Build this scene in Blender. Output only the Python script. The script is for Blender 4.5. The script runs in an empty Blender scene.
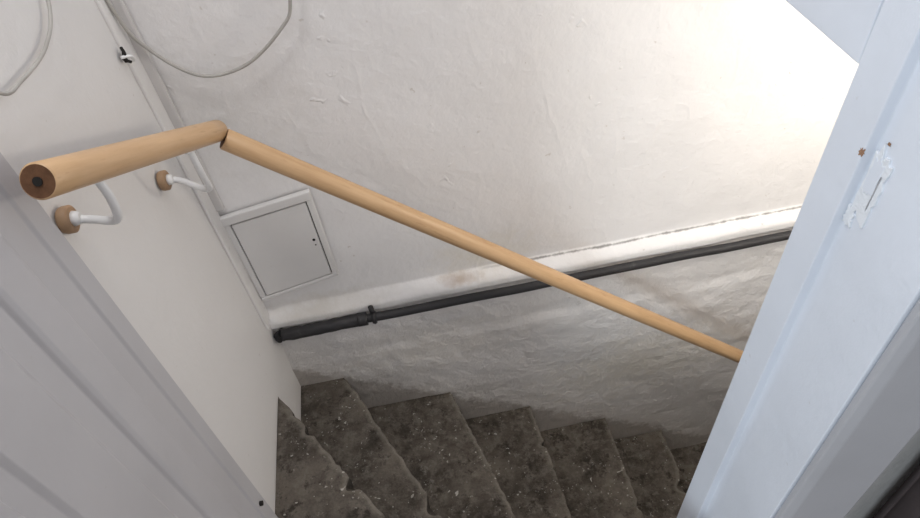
import bpy, bmesh, math, random
from mathutils import Vector, Matrix, noise
random.seed(4)
D=bpy.data; C=bpy.context
# ---------------------------------------------------------------- helpers
def link(o,parent=None):
    C.collection.objects.link(o)
    if parent: o.parent=parent
    return o
def empty(name):
    e=D.objects.new(name,None); e.empty_display_size=.05; return link(e)
def mesh_obj(name,verts,faces,mat,parent=None,smooth=False,bevel=0,seg=2):
    me=D.meshes.new(name); me.from_pydata([tuple(v) for v in verts],[],faces); me.update()
    bm=bmesh.new(); bm.from_mesh(me); bmesh.ops.recalc_face_normals(bm,faces=bm.faces)
    if bevel>0:
        bmesh.ops.bevel(bm,geom=[e for e in bm.edges if e.calc_face_angle(0)>.4],offset=bevel,segments=seg,affect='EDGES',profile=.5)
    bm.to_mesh(me); bm.free()
    if smooth:
        for p in me.polygons: p.use_smooth=True
    me.materials.append(mat)
    return link(D.objects.new(name,me),parent)
def box(name,a,b,mat,parent=None,bevel=.002):
    x0,y0,z0=a;x1,y1,z1=b
    v=[(x0,y0,z0),(x1,y0,z0),(x1,y1,z0),(x0,y1,z0),(x0,y0,z1),(x1,y0,z1),(x1,y1,z1),(x0,y1,z1)]
    f=[(0,3,2,1),(4,5,6,7),(0,1,5,4),(1,2,6,5),(2,3,7,6),(3,0,4,7)]
    return mesh_obj(name,v,f,mat,parent,bevel=bevel)
def prism(name,poly,z0,z1,mat,parent=None,bevel=0):
    n=len(poly)
    v=[(p[0],p[1],z0) for p in poly]+[(p[0],p[1],z1) for p in poly]
    f=[tuple(range(n))[::-1],tuple(range(n,2*n))]+[(i,(i+1)%n,n+(i+1)%n,n+i) for i in range(n)]
    return mesh_obj(name,v,f,mat,parent,bevel=bevel)
def slab(name,quad,nrm,t,mat,parent=None,bevel=.001):
    q=[Vector(p) for p in quad]; nn=Vector(nrm)*t; n=len(q)
    v=q+[p+nn for p in q]
    f=[tuple(range(n)),tuple(range(n,2*n))[::-1]]+[(i,(i+1)%n,n+(i+1)%n,n+i) for i in range(n)]
    return mesh_obj(name,v,f,mat,parent,bevel=bevel)
def tube(name,pts,radii,mat,parent=None,seg=40,caps=True,jit=0):
    """swept tube through pts"""
    pts=[Vector(p) for p in pts]
    if not hasattr(radii,'__len__'): radii=[radii]*len(pts)
    V=[];F=[]; ref=None
    for i,p in enumerate(pts):
        t=(pts[min(i+1,len(pts)-1)]-pts[max(i-1,0)]).normalized()
        if ref is None:
            ref=t.orthogonal().normalized()
        ref=(ref-t*ref.dot(t)).normalized(); b=t.cross(ref)
        for k in range(seg):
            a=2*math.pi*k/seg; r=radii[i]*(1+jit*noise.noise(Vector((i*.4,math.cos(a)*2,math.sin(a)*2))))
            V.append(p+(ref*math.cos(a)+b*math.sin(a))*r)
    for i in range(len(pts)-1):
        for k in range(seg):
            k2=(k+1)%seg
            F.append((i*seg+k,i*seg+k2,(i+1)*seg+k2,(i+1)*seg+k))
    if caps:
        F.append(tuple(range(seg))[::-1]); F.append(tuple(range((len(pts)-1)*seg,len(pts)*seg)))
    o=mesh_obj(name,V,F,mat,parent)
    for p in o.data.polygons: p.use_smooth=len(p.vertices)==4
    return o
def spline(ctrl,n=14):
    c=[Vector(p) for p in ctrl]; c=[2*c[0]-c[1]]+c+[2*c[-1]-c[-2]]; out=[]
    for i in range(1,len(c)-2):
        for k in range(n):
            t=k/n; p0,p1,p2,p3=c[i-1:i+3]
            out.append(.5*((2*p1)+(-p0+p2)*t+(2*p0-5*p1+4*p2-p3)*t*t+(-p0+3*p1-3*p2+p3)*t**3))
    out.append(c[-2]); return out
# ---------------------------------------------------------------- materials
class M:
    def __init__(s,name,rough=.6,spec=.3):
        s.m=D.materials.new(name); s.m.use_nodes=True; s.t=s.m.node_tree; s.n=s.t.nodes; s.l=s.t.links
        s.b=s.n['Principled BSDF']; s.b.inputs['Roughness'].default_value=rough
        s.b.inputs['Specular IOR Level'].default_value=spec
        s.co=s.n.new('ShaderNodeTexCoord').outputs['Object']
    def noise(s,scale,detail=4,rough=.55,vec=None,st=None,rot=None):
        n=s.n.new('ShaderNodeTexNoise'); n.inputs['Scale'].default_value=scale
        n.inputs['Detail'].default_value=detail; n.inputs['Roughness'].default_value=rough
        v=vec or s.co
        if st:
            mp=s.n.new('ShaderNodeMapping'); mp.inputs['Scale'].default_value=st
            if rot: mp.inputs['Rotation'].default_value=rot
            s.l.new(v,mp.inputs[0]); v=mp.outputs[0]
        s.l.new(v,n.inputs['Vector']); return n.outputs['Fac']
    def vor(s,scale,feature='F1',rnd=1,dis=.35):
        n=s.n.new('ShaderNodeTexVoronoi'); n.feature=feature; n.inputs['Scale'].default_value=scale
        n.inputs['Randomness'].default_value=rnd
        nn=s.n.new('ShaderNodeTexNoise'); nn.inputs['Scale'].default_value=scale*1.6; s.l.new(s.co,nn.inputs['Vector'])
        mx=s.n.new('ShaderNodeMixRGB'); mx.blend_type='LINEAR_LIGHT'; mx.inputs[0].default_value=dis/scale
        s.l.new(s.co,mx.inputs[1]); s.l.new(nn.outputs['Color'],mx.inputs[2]); s.l.new(mx.outputs[0],n.inputs['Vector'])
        return n.outputs['Distance']
    def ramp(s,f,a,b,ca=(0,0,0,1),cb=(1,1,1,1)):
        r=s.n.new('ShaderNodeMapRange'); r.clamp=True
        r.inputs[1].default_value=a; r.inputs[2].default_value=b
        r.inputs[3].default_value=ca[0]; r.inputs[4].default_value=cb[0]
        s.l.new(f,r.inputs[0]); return r.outputs[0]
    def mix(s,fac,a,b,mode='MIX'):
        m=s.n.new('ShaderNodeMixRGB'); m.blend_type=mode
        for i,v in enumerate((fac,a,b)):
            if isinstance(v,(int,float)): m.inputs[i].default_value=v if i==0 else (v,v,v,1)
            elif isinstance(v,tuple): m.inputs[i].default_value=(*v,1) if len(v)==3 else v
            else: s.l.new(v,m.inputs[i])
        return m.outputs[0]
    def math(s,op,a,b=0,clamp=False):
        m=s.n.new('ShaderNodeMath'); m.operation=op; m.use_clamp=clamp
        for i,v in enumerate((a,b)):
            if isinstance(v,(int,float)): m.inputs[i].default_value=v
            else: s.l.new(v,m.inputs[i])
        return m.outputs[0]
    def dist(s,p,sc=(1,1,1)):
        a=s.n.new('ShaderNodeVectorMath'); a.operation='SUBTRACT'; a.inputs[1].default_value=p; s.l.new(s.co,a.inputs[0])
        c=s.n.new('ShaderNodeVectorMath'); c.operation='MULTIPLY'; c.inputs[1].default_value=sc; s.l.new(a.outputs[0],c.inputs[0])
        b=s.n.new('ShaderNodeVectorMath'); b.operation='LENGTH'; s.l.new(c.outputs[0],b.inputs[0]); return b.outputs['Value']
    def sep(s,v=None):
        x=s.n.new('ShaderNodeSeparateXYZ'); s.l.new(v or s.co,x.inputs[0]); return x.outputs
    def col(s,c):
        if isinstance(c,tuple): s.b.inputs['Base Color'].default_value=(*c,1)
        else: s.l.new(c,s.b.inputs['Base Color'])
    def bump(s,h,strength=.3,d=.004):
        b=s.n.new('ShaderNodeBump'); b.inputs['Strength'].default_value=strength; b.inputs['Distance'].default_value=d
        s.l.new(h,b.inputs['Height']); s.l.new(b.outputs[0],s.b.inputs['Normal'])
R=((1,1,1,1),(0,0,0,1))
def plaster(name,base,stains=True):
    m=M(name,.5,.35)
    c=m.mix(m.ramp(m.noise(3,5),.3,.7),base,tuple(v*.96 for v in base))
    specks=m.ramp(m.noise(60,2,.5),.74,.78)
    c=m.mix(m.math('MULTIPLY',specks,.35),c,(.42,.36,.29))
    h=m.math('MULTIPLY',m.noise(9,6,.57),.75 if stains else .40)
    tr=m.math('ABSOLUTE',m.math('SUBTRACT',m.noise(5,3,.5,st=(1,1,.45),rot=(0,.6,0)),.5))
    h=m.math('ADD',h,m.math('MULTIPLY',m.ramp(tr,0,.035,*R),.07 if stains else .03))
    bl=m.math('MULTIPLY',m.ramp(m.vor(16,dis=.8),.02,.16,*R),m.ramp(m.noise(4.3,2),.50,.58))
    h=m.math('ADD',h,m.math('MULTIPLY',bl,.18 if stains else .06))
    if stains:
        x,y,z=m.sep()
        line=m.math('ADD',z,m.math('MULTIPLY',x,.70))
        wob=m.math('MULTIPLY',m.math('SUBTRACT',m.noise(9,5,.65),.5),.30)
        g=m.ramp(m.math('ADD',line,wob),-1.84,-1.66,*R)
        c=m.mix(m.math('MULTIPLY',g,.25),c,(.50,.44,.36))
        # flaking specks on the lower wall
        low0=m.ramp(z,-1.38,-1.5)
        fl=m.math('MULTIPLY',m.math('MULTIPLY',m.ramp(m.noise(34,7,.75),.60,.66),m.ramp(m.noise(5,3),.45,.58)),low0)
        c=m.mix(m.math('MULTIPLY',fl,.45),c,(.45,.40,.34))
        g2=m.ramp(m.math('ADD',line,m.math('MULTIPLY',m.math('SUBTRACT',m.noise(28,5,.75),.5),.16)),-1.855,-1.82,*R)
        c=m.mix(m.math('MULTIPLY',g2,.55),c,(.24,.20,.165))
        for p,sc,lo,col,am in (((.058,1.17,-1.298),(16,6,70),1.1,(.33,.22,.16),.65),((.13,1.17,-1.24),(6,2,11),1.0,(.68,.60,.44),.35),
                        ((.60,1.14,-1.86),(2.6,2,4.5),1.0,(.74,.66,.50),.35),((-.05,1.14,-1.55),(3,2,7),1.0,(.66,.60,.5),.3),((-.30,1.17,-1.30),(5,3,22),1.0,(.5,.45,.36),.4),((-.4,1.17,-.72),(4,3,6),1.,(.5,.47,.42),.25)):
            f=m.math('ADD',m.dist(p,sc),m.math('MULTIPLY',m.math('SUBTRACT',m.noise(30,5,.7),.5),1.6))
            c=m.mix(m.math('MULTIPLY',m.ramp(f,.1,lo,*R),am),c,col)
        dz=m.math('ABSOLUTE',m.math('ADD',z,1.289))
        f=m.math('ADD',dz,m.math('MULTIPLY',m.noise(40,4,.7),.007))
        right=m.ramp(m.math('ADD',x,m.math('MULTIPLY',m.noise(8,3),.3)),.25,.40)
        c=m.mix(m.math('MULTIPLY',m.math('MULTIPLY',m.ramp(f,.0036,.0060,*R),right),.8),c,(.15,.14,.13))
        low=m.ramp(z,-1.34,-1.42)
        h=m.math('ADD',h,m.math('MULTIPLY',m.math('MULTIPLY',m.noise(22,7,.68),low),1.5))
    h=m.math('ADD',h,m.math('MULTIPLY',m.noise(70,4,.6),.14))
    m.col(c)
    m.bump(h,.65,.013)
    return m.m
mat_wall=plaster('plaster_white',(.82,.805,.80))
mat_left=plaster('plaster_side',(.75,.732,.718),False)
def paint(name,c,rough=.35,b=.15,sc=18):
    m=M(name,rough,.45)
    cc=m.mix(m.ramp(m.noise(5,4),.35,.7),c,tuple(v*.93 for v in c))
    cc=m.mix(m.math('MULTIPLY',m.ramp(m.noise(45,3,.6),.70,.78),.35),cc,(.4,.38,.36))
    m.col(cc); m.bump(m.noise(sc,5,.6),b,.006); return m.m
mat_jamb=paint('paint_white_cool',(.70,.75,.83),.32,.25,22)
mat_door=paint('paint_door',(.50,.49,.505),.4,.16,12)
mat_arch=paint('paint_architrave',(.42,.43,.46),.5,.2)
mat_hatch=paint('paint_hatch',(.74,.725,.715),.45,.18)
mat_trim=paint('paint_trim',(.58,.56,.55),.5,.3)
mat_scar=paint('bare_filler',(.76,.80,.85),.5,.5,60)
mat_brack=paint('bracket_white',(.74,.74,.74),.3,.03)
def simple(name,c,rough=.5,spec=.4,var=.2,sc=20,bump=.1):
    m=M(name,rough,spec)
    m.col(m.mix(m.ramp(m.noise(sc,4),.3,.7),c,tuple(v*(1-var) for v in c))); m.bump(m.noise(sc*3,4),bump,.003); return m.m
mat_gap=simple('gap_dark',(.03,.028,.026),.9,.1)
mat_chip=simple('bare_wood_chip',(.33,.20,.13),.8,.1)
mat_cable=simple('cable_grey',(.44,.42,.39),.45,.4)
mat_dark=simple('dark_cloth',(.10,.085,.088),.9,.1)
def pipe_m():
    m=M('pipe_black',.5,.35)
    c=m.mix(m.ramp(m.noise(26,5,.7),.60,.72),(.028,.027,.029),(.08,.076,.075))
    m.col(c); m.bump(m.noise(60,4),.3,.003); return m.m
mat_pipe=pipe_m()
def wood(name):
    m=M(name,.38,.4)
    f=m.noise(6,6,.6,st=(16,16,1.2))
    c=m.mix(m.ramp(f,.3,.75),(.62,.41,.23),(.50,.31,.16))
    c=m.mix(m.math('MULTIPLY',m.ramp(m.noise(40,3,.6,st=(3,3,.5)),.62,.7),.35),c,(.36,.20,.09))
    m.col(c); m.bump(f,.05,.002); return m.m
mat_wood=wood('beech_wood')
mat_endg=simple('end_grain',(.17,.085,.045),.7,.2,.4,60,.3)
mat_plate=simple('rosette_wood',(.42,.27,.16),.5,.3,.3,30)
def stair_m():
    m=M('worn_step',.8,.25)
    c=m.mix(m.ramp(m.noise(5,9,.78),.40,.60),(.055,.046,.038),(.165,.142,.118))
    c=m.mix(m.math('MULTIPLY',m.ramp(m.noise(38,6,.75),.50,.62),.55),c,(.22,.195,.165))
    c=m.mix(m.math('MULTIPLY',m.ramp(m.noise(14,7,.78),.54,.62),.85),c,(.034,.028,.023))
    at=m.n.new('ShaderNodeAttribute'); at.attribute_name='lit_nose_wear'
    wr=m.math('MULTIPLY',m.ramp(at.outputs['Fac'],.45,1.0),m.ramp(m.noise(14,6,.75),.38,.55))
    c=m.mix(m.math('MULTIPLY',wr,.5),c,(.30,.27,.23))  # paler nosing: chipped wear plus a lit edge painted into the colour
    for sc,lo,hi,mk,a,di in ((30,.10,.14,.50,.85,.9),(80,.15,.20,.54,.7,.6),(12,.065,.085,.44,.9,1.1)):
        d=m.ramp(m.vor(sc,dis=di),lo,hi,*R)
        k=m.ramp(m.noise(sc*.30,3,.6),mk,mk+.06)
        c=m.mix(m.math('MULTIPLY',m.math('MULTIPLY',d,k),a),c,(.56,.53,.48))
    c=m.mix(m.math('MULTIPLY',m.ramp(m.noise(11,9,.85),.60,.65),.5),c,(.36,.335,.295))
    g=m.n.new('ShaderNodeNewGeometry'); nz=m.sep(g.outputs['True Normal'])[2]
    c=m.mix(m.math('MULTIPLY',m.ramp(nz,.70,.30),.80),c,(.020,.017,.014))  # shade on the risers painted into the colour by surface normal
    m.col(c); m.bump(m.math('ADD',m.noise(22,8,.78),m.math('MULTIPLY',m.noise(120,3),.35)),.9,.012); return m.m
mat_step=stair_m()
mat_floor=simple('landing_boards',(.16,.12,.09),.6,.3)

# ---------------------------------------------------------------- walls
LX=-.452; UY=1.175; LY=1.15; BX=.474
def profile_y(z):
    if z>-1.286: return UY
    if z>-1.318:
        t=(-1.286-z)/.032; return UY-(UY-LY+.008)*math.sin(t*math.pi/2)
    if z>-1.335: return LY-.008
    if z>-1.343: return LY-.008+.012*(-1.335-z)/.008
    if z>-1.50: return LY+.004
    if z>-1.53: return LY+.004-.006*(-1.50-z)/.03
    return LY-.002
def wall_grid(name,us,vs,fn,mat,thick):
    V=[];F=[]
    for v in vs:
        for u in us: V.append(fn(u,v))
    nu=len(us)
    for j in range(len(vs)-1):
        for i in range(nu-1):
            F.append((j*nu+i,j*nu+i+1,(j+1)*nu+i+1,(j+1)*nu+i))
    n0=len(V)
    back=[fn(us[0],vs[0]),fn(us[-1],vs[0]),fn(us[-1],vs[-1]),fn(us[0],vs[-1])]
    V+= [Vector(b)+Vector(thick) for b in back]
    F.append((n0,n0+3,n0+2,n0+1))
    bot=[i for i in range(nu)]; top=[(len(vs)-1)*nu+i for i in range(nu)]
    lf=[j*nu for j in range(len(vs))]; rt=[j*nu+nu-1 for j in range(len(vs))]
    F.append(tuple(bot+[n0+1,n0])); F.append(tuple(top+[n0+2,n0+3])); F.append(tuple(lf+[n0+3,n0])); F.append(tuple(rt+[n0+2,n0+1]))
    me=D.meshes.new(name); me.from_pydata([tuple(v) for v in V],[],F); me.materials.append(mat)
    for p in me.polygons: p.use_smooth=len(p.vertices)==4 and p.index<(nu-1)*(len(vs)-1)
    return link(D.objects.new(name,me))
def fr(a,b,n): return [a+(b-a)*i/n for i in range(n+1)]
zs=fr(-3.2,-1.60,110)[:-1]+fr(-1.60,-1.25,90)[:-1]+fr(-1.25,1.0,130)
def backf(x,z):
    n=noise.noise(Vector((x*3.2,z*3.2,1)))*.005+noise.noise(Vector((x*9,z*9,4)))*.0014
    if z<-1.36: n+=noise.noise(Vector((x*8,z*12,5)))*.0040+noise.noise(Vector((x*25,z*25,6)))*.0022
    lump=noise.noise(Vector((x*9,z*22,8)))*.002*max(0,1-abs(z+1.30)/.07)
    return (x,profile_y(z+.003*noise.noise(Vector((x*5,0,2))))+n+lump,z)
wall_grid('wall_back',fr(-.60,2.2,340),zs,backf,mat_wall,(0,.15,0))
def leftf(y,z):
    n=noise.noise(Vector((y*3,z*3,11)))*.002
    return (LX+n,y,z)
wall_grid('wall_left',fr(.32,1.30,60),fr(-3.2,1.0,160),leftf,mat_left,(-.14,0,0))
box('wall_front_left',(-3.0,.33,-1.25),(-.60,.5,1.0),mat_left,bevel=0)
box('wall_front_right',(BX,.345,-1.5),(2.2,.495,1.0),mat_left,bevel=0)
box('wall_stairwell_inner',(BX,.345,-3.2),(2.2,.36,-1.5),mat_left,bevel=0)
box('wall_right',(2.2,.3,-3.2),(2.3,1.3,1.0),mat_left,bevel=0)
box('wall_bulkhead',(BX,.497,-.39),(2.19,1.16,1.0),mat_jamb,bevel=.003)
box('trim_bulkhead',(BX-.010,.54,-.40),(BX,1.165,-.33),mat_jamb,bevel=.002)
# ---------------------------------------------------------------- right jamb (leans slightly out of plumb)
dj=empty('door_frame')
z0,z1=-1.15,1.75
prism('jamb_lining',[(.420,.328),(.422,.43),(.423,.445),(.412,.447),(.412,.497),(.452,.4975),(.452,.328)],z0,z1,mat_jamb,dj,bevel=.0015)
prism('architrave_right',[(.424,.3275),(.424,.318),(.435,.312),(.52,.306),(.53,.312),(.53,.3275)],z0,z1,mat_arch,dj,bevel=.002)
def ragged(cy,cz,hy,hz,n=26,j=.25,sd=0):
    out=[]
    for i in range(n):
        a=2*math.pi*i/n; ca,sa=math.cos(a),math.sin(a); k=1/max(abs(ca),abs(sa))
        r=k*(1+j*noise.noise(Vector((ca*3,sa*3,sd))))
        out.append((cy+hy*ca*r,cz+hz*sa*r))
    return out
ZO=.8
def lining_patch(name,cy,cz,hy,hz,x,t,mat,j=.25,sd=0):
    return slab(name,[(x,y,z+ZO) for y,z in ragged(cy,cz,hy,hz,44,j,sd)],(-1,0,0),t,mat,dj,bevel=.0004)
lining_patch('paint_scar',.428,-.452,.012,.038,.4225,.0030,mat_scar,.5,3)
lining_patch('strike_recess',.430,-.440,.007,.020,.4198,.0008,mat_jamb,.3,5)
lining_patch('strike_shadow_gap',.4215,-.452,.0008,.020,.4225,.0036,mat_arch,.6,8)
lining_patch('paint_flake',.438,-.500,.006,.009,.4228,.0030,mat_scar,.8,7)
lining_patch('wood_chip',.449,-.422,.003,.0035,.4123,.0010,mat_chip,.8,9)
lining_patch('wood_chip_small',.432,-.402,.0015,.0015,.4215,.0010,mat_chip,.8,2)
dj.location=(.0015,0,-ZO); dj.rotation_euler=(0,math.radians(1.75),0)
# ---------------------------------------------------------------- left door leaf folded against the wall
dl=empty('door_1')
prof=[(LX+.003,.642),(-.428,.642),(-.424,.638),(-.424,.606),(-.428,.602),(-.428,.560),(-.422,.553),(-.421,.548),(-.421,.503),(-.424,.497),(-.429,.493),(-.429,.458),(-.424,.450),(-.424,.364),(-.430,.357),(-.430,.330),(-.424,.325),(-.424,.300),(LX+.003,.300)]
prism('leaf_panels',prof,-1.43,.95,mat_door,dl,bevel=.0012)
tube('latch_bolt',[(-.426,.618,-1.225),(-.418,.618,-1.225)],.005,mat_gap,dl,seg=20)
# ---------------------------------------------------------------- stairs
PIV=(.335,-.22)
noses=[((LX,.985),-1.405),((-.326,1.15),-1.612),((-.03,1.15),-1.797),((.224,1.15),-1.983),((.494,1.15),-2.168),((.725,1.15),-2.350),((.97,1.15),-2.53),((1.23,1.15),-2.71),((1.5,1.15),-2.89)]
pivs=[PIV,PIV,PIV,(.335,-.22),(.53,-.2),(.77,-.2),(.98,0),(1.23,0),(1.5,0)]
X0,X1,Y0,Y1=LX+.001,2.19,.365,1.147
def clip(poly,p,q):
    d=(q[0]-p[0],q[1]-p[1])
    s=lambda a:d[0]*(a[1]-p[1])-d[1]*(a[0]-p[0])
    out=[]
    for i in range(len(poly)):
        a,b=poly[i],poly[(i+1)%len(poly)]; sa,sb=s(a),s(b)
        if sa<=0: out.append(a)
        if (sa<0<sb) or (sb<0<sa):
            t=sa/(sa-sb); out.append((a[0]+(b[0]-a[0])*t,a[1]+(b[1]-a[1])*t))
    return out
V=[];F=[];W=[]
def add_step(poly,p,q,zt,zb,sd):
    d=Vector((q[0]-p[0],q[1]-p[1])).normalized(); nrm=Vector((-d.y,d.x))
    pts=[]
    n=len(poly)
    for i in range(n):
        a=Vector(poly[i]); b=Vector(poly[(i+1)%n])
        on=abs((a-Vector(p)).dot(nrm))<1e-4 and abs((b-Vector(p)).dot(nrm))<1e-4
        k=max(2,int((b-a).length/.006)) if on else 1
        for j in range(k):
            c=a+(b-a)*j/k
            pts.append((c.x,c.y,on))
    m=len(pts)
    b0=len(V)
    spec=((zb,-.020,0),(zt-.10,-.020,0),(zt-.055,-.018,0),(zt-.045,-.004,.3),(zt-.018,.003,.6),(zt-.004,.001,1),(zt,-.005,1),(zt,-.026,.0))
    for zz,off,wv in spec:
        for k,(x,y,on) in enumerate(pts):
            if on:
                w=noise.noise(Vector((x*5,y*5,sd*3.1)))*.006+noise.noise(Vector((x*55,y*55,min(zz,zt-.004)*30+sd)))*.004
                ch=noise.noise(Vector((x*19,y*19,sd*7.7)))
                if ch>.33 and zz>zt-.03: w-=(ch-.33)*.07
                o=off+w; x+=nrm.x*o; y+=nrm.y*o
                x=max(x,X0)
                dz=noise.noise(Vector((x*20,y*20,sd)))*.003 if off>-.026 or zz<zt else 0
            else: dz=0
            V.append((x,min(y,1.148),zz+dz)); W.append(wv if on else 0)
    nr=len(spec)
    for a in range(nr-1):
        for k in range(m):
            k2=(k+1)%m
            F.append((b0+a*m+k,b0+a*m+k2,b0+(a+1)*m+k2,b0+(a+1)*m+k))
    F.append(tuple(b0+k for k in range(m))[::-1]); F.append(tuple(b0+(nr-1)*m+k for k in range(m)))
rect=[(X0,Y0),(X1,Y0),(X1,Y1),(X0,Y1)]
for i,((p,z),q) in enumerate(zip(noses,pivs)):
    poly=clip(rect,p,q)
    add_step(poly,p,q,z,z-.34,i)
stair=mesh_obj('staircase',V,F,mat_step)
at=stair.data.attributes.new('lit_nose_wear','FLOAT','POINT')
for i,wv in enumerate(W): at.data[i].value=wv
box('floor',(-.45,.36,-3.25),(2.2,1.14,-3.05),mat_floor,bevel=0)
box('floor_landing',(-3.0,-2.6,-1.32),(2.2,.36,-1.22),mat_floor,bevel=.004)
# ---------------------------------------------------------------- handrails
def rod(name,a,b,r,mat,parent,end_mat=None):
    a=Vector(a);b=Vector(b);L=(b-a).length
    prof=[(0,r-.002),(.002,r)]+[(L*t,r) for t in fr(.1,.9,8)]+[(L-.002,r),(L,r-.002)]
    o=tube(name,[(0,0,p[0]) for p in prof],[p[1] for p in prof],mat,parent,seg=56)
    if end_mat:
        o.data.materials.append(end_mat)
        for p in o.data.polygons:
            if len(p.vertices)>4: p.material_index=1
    o.matrix_world=Matrix.Translation(a)@(b-a).to_track_quat('Z','Y').to_matrix().to_4x4()
    return o
hr=empty('handrail')
J=Vector((-.340,1.043,-.662)); A=Vector((-.375,.584,-.387)); B=Vector((1.25,1.043,-2.12))
rod('rail_side',A,J+Vector((.004,.010,.000)),.0195,mat_wood,hr,mat_endg)
rod('rail_back',J+Vector((.012,.0,-.012)),B,.0200,mat_wood,hr,mat_endg)
d=(A-J).normalized()
tube('end_screw',[A+d*.0002,A+d*.0015],.005,mat_gap,hr,seg=16)
def bracket(n,pl,t):
    c=A.lerp(J,t); pl=Vector(pl)
    tube('rosette_%d'%n,[pl+Vector((0,0,0)),pl+Vector((.004,0,0)),pl+Vector((.012,0,0)),pl+Vector((.014,0,0))],[.0165,.0180,.0180,.015],mat_plate,hr,seg=36)
    s=pl+Vector((.013,0,0)); e=c-Vector((0,0,.017))
    pts=spline([s,s+Vector((.020,.002,-.008)),Vector((e.x-.012,e.y*.6+s.y*.4,s.z-.004)),Vector((e.x+.001,e.y,(s.z+e.z)/2+.002)),e],8)
    tube('arm_%d'%n,pts,.0055,mat_brack,hr,seg=18)
    tube('collar_%d'%n,[s,s+Vector((.006,0,0)),s+Vector((.010,0,0))],[.010,.009,.006],mat_brack,hr,seg=24)
    dd=(J-A).normalized()
    tube('saddle_%d'%n,[e-dd*.018+Vector((0,0,-.001)),e+Vector((0,0,-.001)),e+dd*.018+Vector((0,0,-.001))],[.003,.0055,.003],mat_brack,hr,seg=14)
bracket(1,(LX+.003,.692,-.522),.19)
bracket(2,(LX+.003,.996,-.706),.74)
def bracket_back(n,x):
    t=(x-J.x)/(B.x-J.x); c=J.lerp(B,t); pl=Vector((x-.02,1.146,c.z-.075))
    tube('back_rosette_%d'%n,[pl,pl-Vector((0,.012,0))],[.018,.016],mat_plate,hr,seg=30)
    pts=spline([pl-Vector((0,.01,0)),pl+Vector((.005,-.05,-.012)),Vector((x,1.045,c.z-.05)),c-Vector((0,0,.018))],8)
    tube('back_arm_%d'%n,pts,.0065,mat_brack,hr,seg=16)
bracket_back(1,1.08)
# ---------------------------------------------------------------- black service pipe
pp=empty('service_pipe')
PY=1.126; PZ=-1.343
def pj(x,a=.002): return (x,PY+a*noise.noise(Vector((x*7,3,0))),PZ+.002*noise.noise(Vector((x*4,9,0))))
tube('pipe_left',[pj(x) for x in fr(-.425,-.205,24)],[.0165+.001*noise.noise(Vector((x*40,0,0))) for x in fr(-.425,-.205,24)],mat_pipe,pp,seg=28,jit=.15)
tube('pipe_right',[pj(x) for x in fr(-.235,2.19,120)],.0120,mat_pipe,pp,seg=28,jit=.04)
tube('pipe_sleeve',[pj(x) for x in fr(-.225,-.20,4)],.0180,mat_pipe,pp,seg=28)
tube('pipe_strap',[pj(-.187),pj(-.181),pj(-.176)],[.0165,.019,.0165],mat_pipe,pp,seg=28)
tube('strap_tail',[(-.182,PY+.004,PZ+.013),(-.184,PY+.006,PZ+.036)],.007,mat_pipe,pp,seg=12)
tube('pipe_bend',spline([(-.442,1.142,PZ-.034),(-.440,1.137,PZ-.012),(-.425,1.132,PZ)],8),[.010]*16+[.014],mat_pipe,pp,seg=18,jit=.3)
# ---------------------------------------------------------------- meter hatch
h=empty('access_hatch')
q=[(-.447,-.948),(-.238,-.918),(-.238,-1.196),(-.444,-1.238)]
YF=UY-.006
def P(u,v):
    a=Vector(q[0]).lerp(Vector(q[1]),u); b=Vector(q[3]).lerp(Vector(q[2]),u); c=a.lerp(b,v); return c
def hq(u0,v0,u1,v1,y): return [(P(u0,v0).x,y,P(u0,v0).y),(P(u1,v0).x,y,P(u1,v0).y),(P(u1,v1).x,y,P(u1,v1).y),(P(u0,v1).x,y,P(u0,v1).y)]
slab('recess',hq(.03,.04,.97,.97,YF),(0,-1,0),.004,mat_gap,h)
slab('frame_top',hq(0,0,1,.085,YF),(0,-1,0),.014,mat_hatch,h,.003)
slab('frame_bottom',hq(0,.955,1,1,YF),(0,-1,0),.012,mat_hatch,h,.003)
slab('frame_left',hq(0,.085,.07,.955,YF),(0,-1,0),.011,mat_hatch,h,.003)
slab('frame_right',hq(.93,.085,1,.955,YF),(0,-1,0),.012,mat_hatch,h,.003)
slab('door',hq(.082,.10,.918,.945,YF),(0,-1,0),.011,mat_hatch,h,.002)
kp=P(.865,.50); tube('keyhole',[(kp.x,YF-.010,kp.y),(kp.x,YF-.0125,kp.y)],.0035,mat_gap,h,seg=14)
kp=P(.865,.56); tube('keyhole_slot',[(kp.x,YF-.010,kp.y),(kp.x,YF-.0122,kp.y)],.0018,mat_gap,h,seg=10)
# ---------------------------------------------------------------- corner trim
box('trim_1',(LX+.004,UY-.016,-.930),(-.428,UY-.001,1.0),mat_trim,bevel=.004)
box('trim_2',(LX-.001,UY-.060,-1.30),(LX+.007,UY-.008,1.0),mat_left,bevel=.003)
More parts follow.
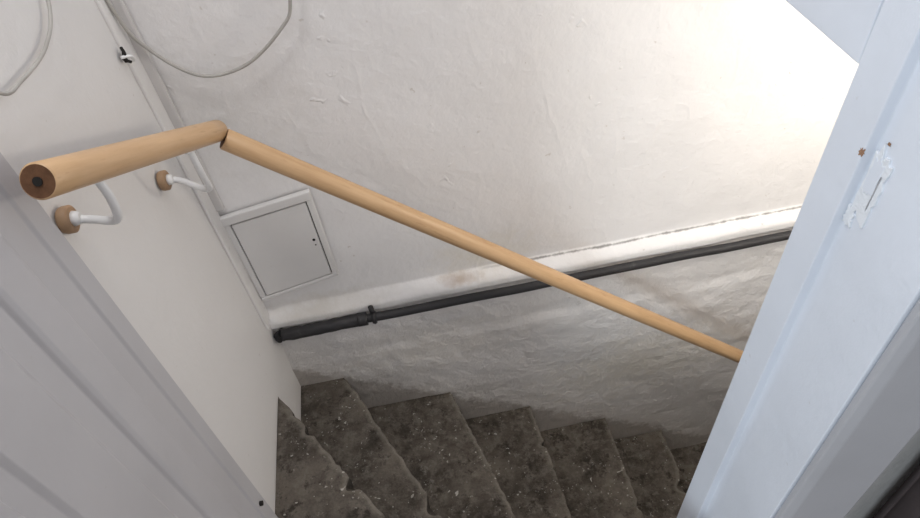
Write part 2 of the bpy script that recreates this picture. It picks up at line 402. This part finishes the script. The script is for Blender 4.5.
# ---------------------------------------------------------------- cables
tube('hanging_cable',spline([(-.443,1.13,.2),(-.445,1.135,-.25),(-.440,1.14,-.46),(-.418,1.15,-.539),(-.354,1.152,-.604),(-.27,1.152,-.600),(-.189,1.15,-.545),(-.157,1.15,-.496),(-.145,1.15,-.36),(-.16,1.15,.2)],12),.0032,mat_cable,seg=14)
tube('hanging_cable',spline([(-.444,1.02,.2),(-.442,1.0,-.25),(-.440,.948,-.352),(-.440,.875,-.381),(-.440,.777,-.374),(-.441,.727,-.359),(-.443,.66,-.28),(-.444,.62,.2)],12),.0026,mat_cable,seg=14)
st=empty('cable_stub')
tube('stub_wire',spline([(-.444,1.105,-.505),(-.440,1.097,-.512),(-.441,1.093,-.522),(-.438,1.10,-.530)],6),.0026,mat_gap,st,seg=10,jit=.3)
tube('stub_wire_2',spline([(-.446,1.09,-.515),(-.434,1.10,-.52),(-.438,1.115,-.535)],6),.003,mat_brack,st,seg=10)
tube('stub_hole',[(-.4455,1.10,-.52),(-.443,1.10,-.52)],.009,mat_gap,st,seg=16,jit=.5)
# ---------------------------------------------------------------- dark curtain at the right of the architrave
cv=[];cf=[]; n=90
for j,z in enumerate((-1.215,.9)):
    for i in range(n+1):
        x=.56+.5*i/n
        cv.append((x,.290+.014*math.sin(i*.55)+.004*math.sin(i*1.7+j),z))
cf=[(i,i+1,n+2+i,n+1+i) for i in range(n)]
o=mesh_obj('curtain',cv,cf,mat_dark,smooth=True); sm=o.modifiers.new('t','SOLIDIFY'); sm.thickness=.003
# ---------------------------------------------------------------- lights
def area(name,loc,target,sx,sy,e,col):
    l=D.lights.new(name,'AREA'); l.shape='RECTANGLE'; l.size=sx; l.size_y=sy; l.energy=e; l.color=col
    o=link(D.objects.new(name,l)); o.location=loc
    o.rotation_euler=(Vector(target)-Vector(loc)).to_track_quat('-Z','Y').to_euler(); return o
area('window_daylight',(-2.15,-1.60,.25),(.3,1.0,-.8),.4,1.2,44,(.85,.94,1.0))
area('stairwell_fill',(-.30,.62,.95),(.15,.85,-1.6),.3,.3,9,(1,.98,.97))  # added fill light over the stairwell, lifts the back wall and shadows the nosings
l=D.lights.new('stair_lamp','POINT'); l.energy=12; l.color=(1,.91,.79); l.shadow_soft_size=.09
o=link(D.objects.new('stair_lamp',l)); o.location=(1.15,.70,-.62)
w=D.worlds.new('World'); C.scene.world=w; w.use_nodes=True
w.node_tree.nodes['Background'].inputs[0].default_value=(.965,.965,1,1); w.node_tree.nodes['Background'].inputs[1].default_value=.64
# ---------------------------------------------------------------- camera
f=664; Z=Vector((-95,623,664)).normalized(); w_=.04
X=Vector((1,(95+664*w_)/623,-w_)).normalized(); Y=Z.cross(X)
cam=D.cameras.new('camera'); cam.sensor_width=36; cam.lens=f/920*36; cam.clip_start=.01
co=link(D.objects.new('camera',cam)); co.matrix_world=Matrix((X,Y,Z)).to_4x4()
C.scene.camera=co
C.scene.view_settings.view_transform='Standard'
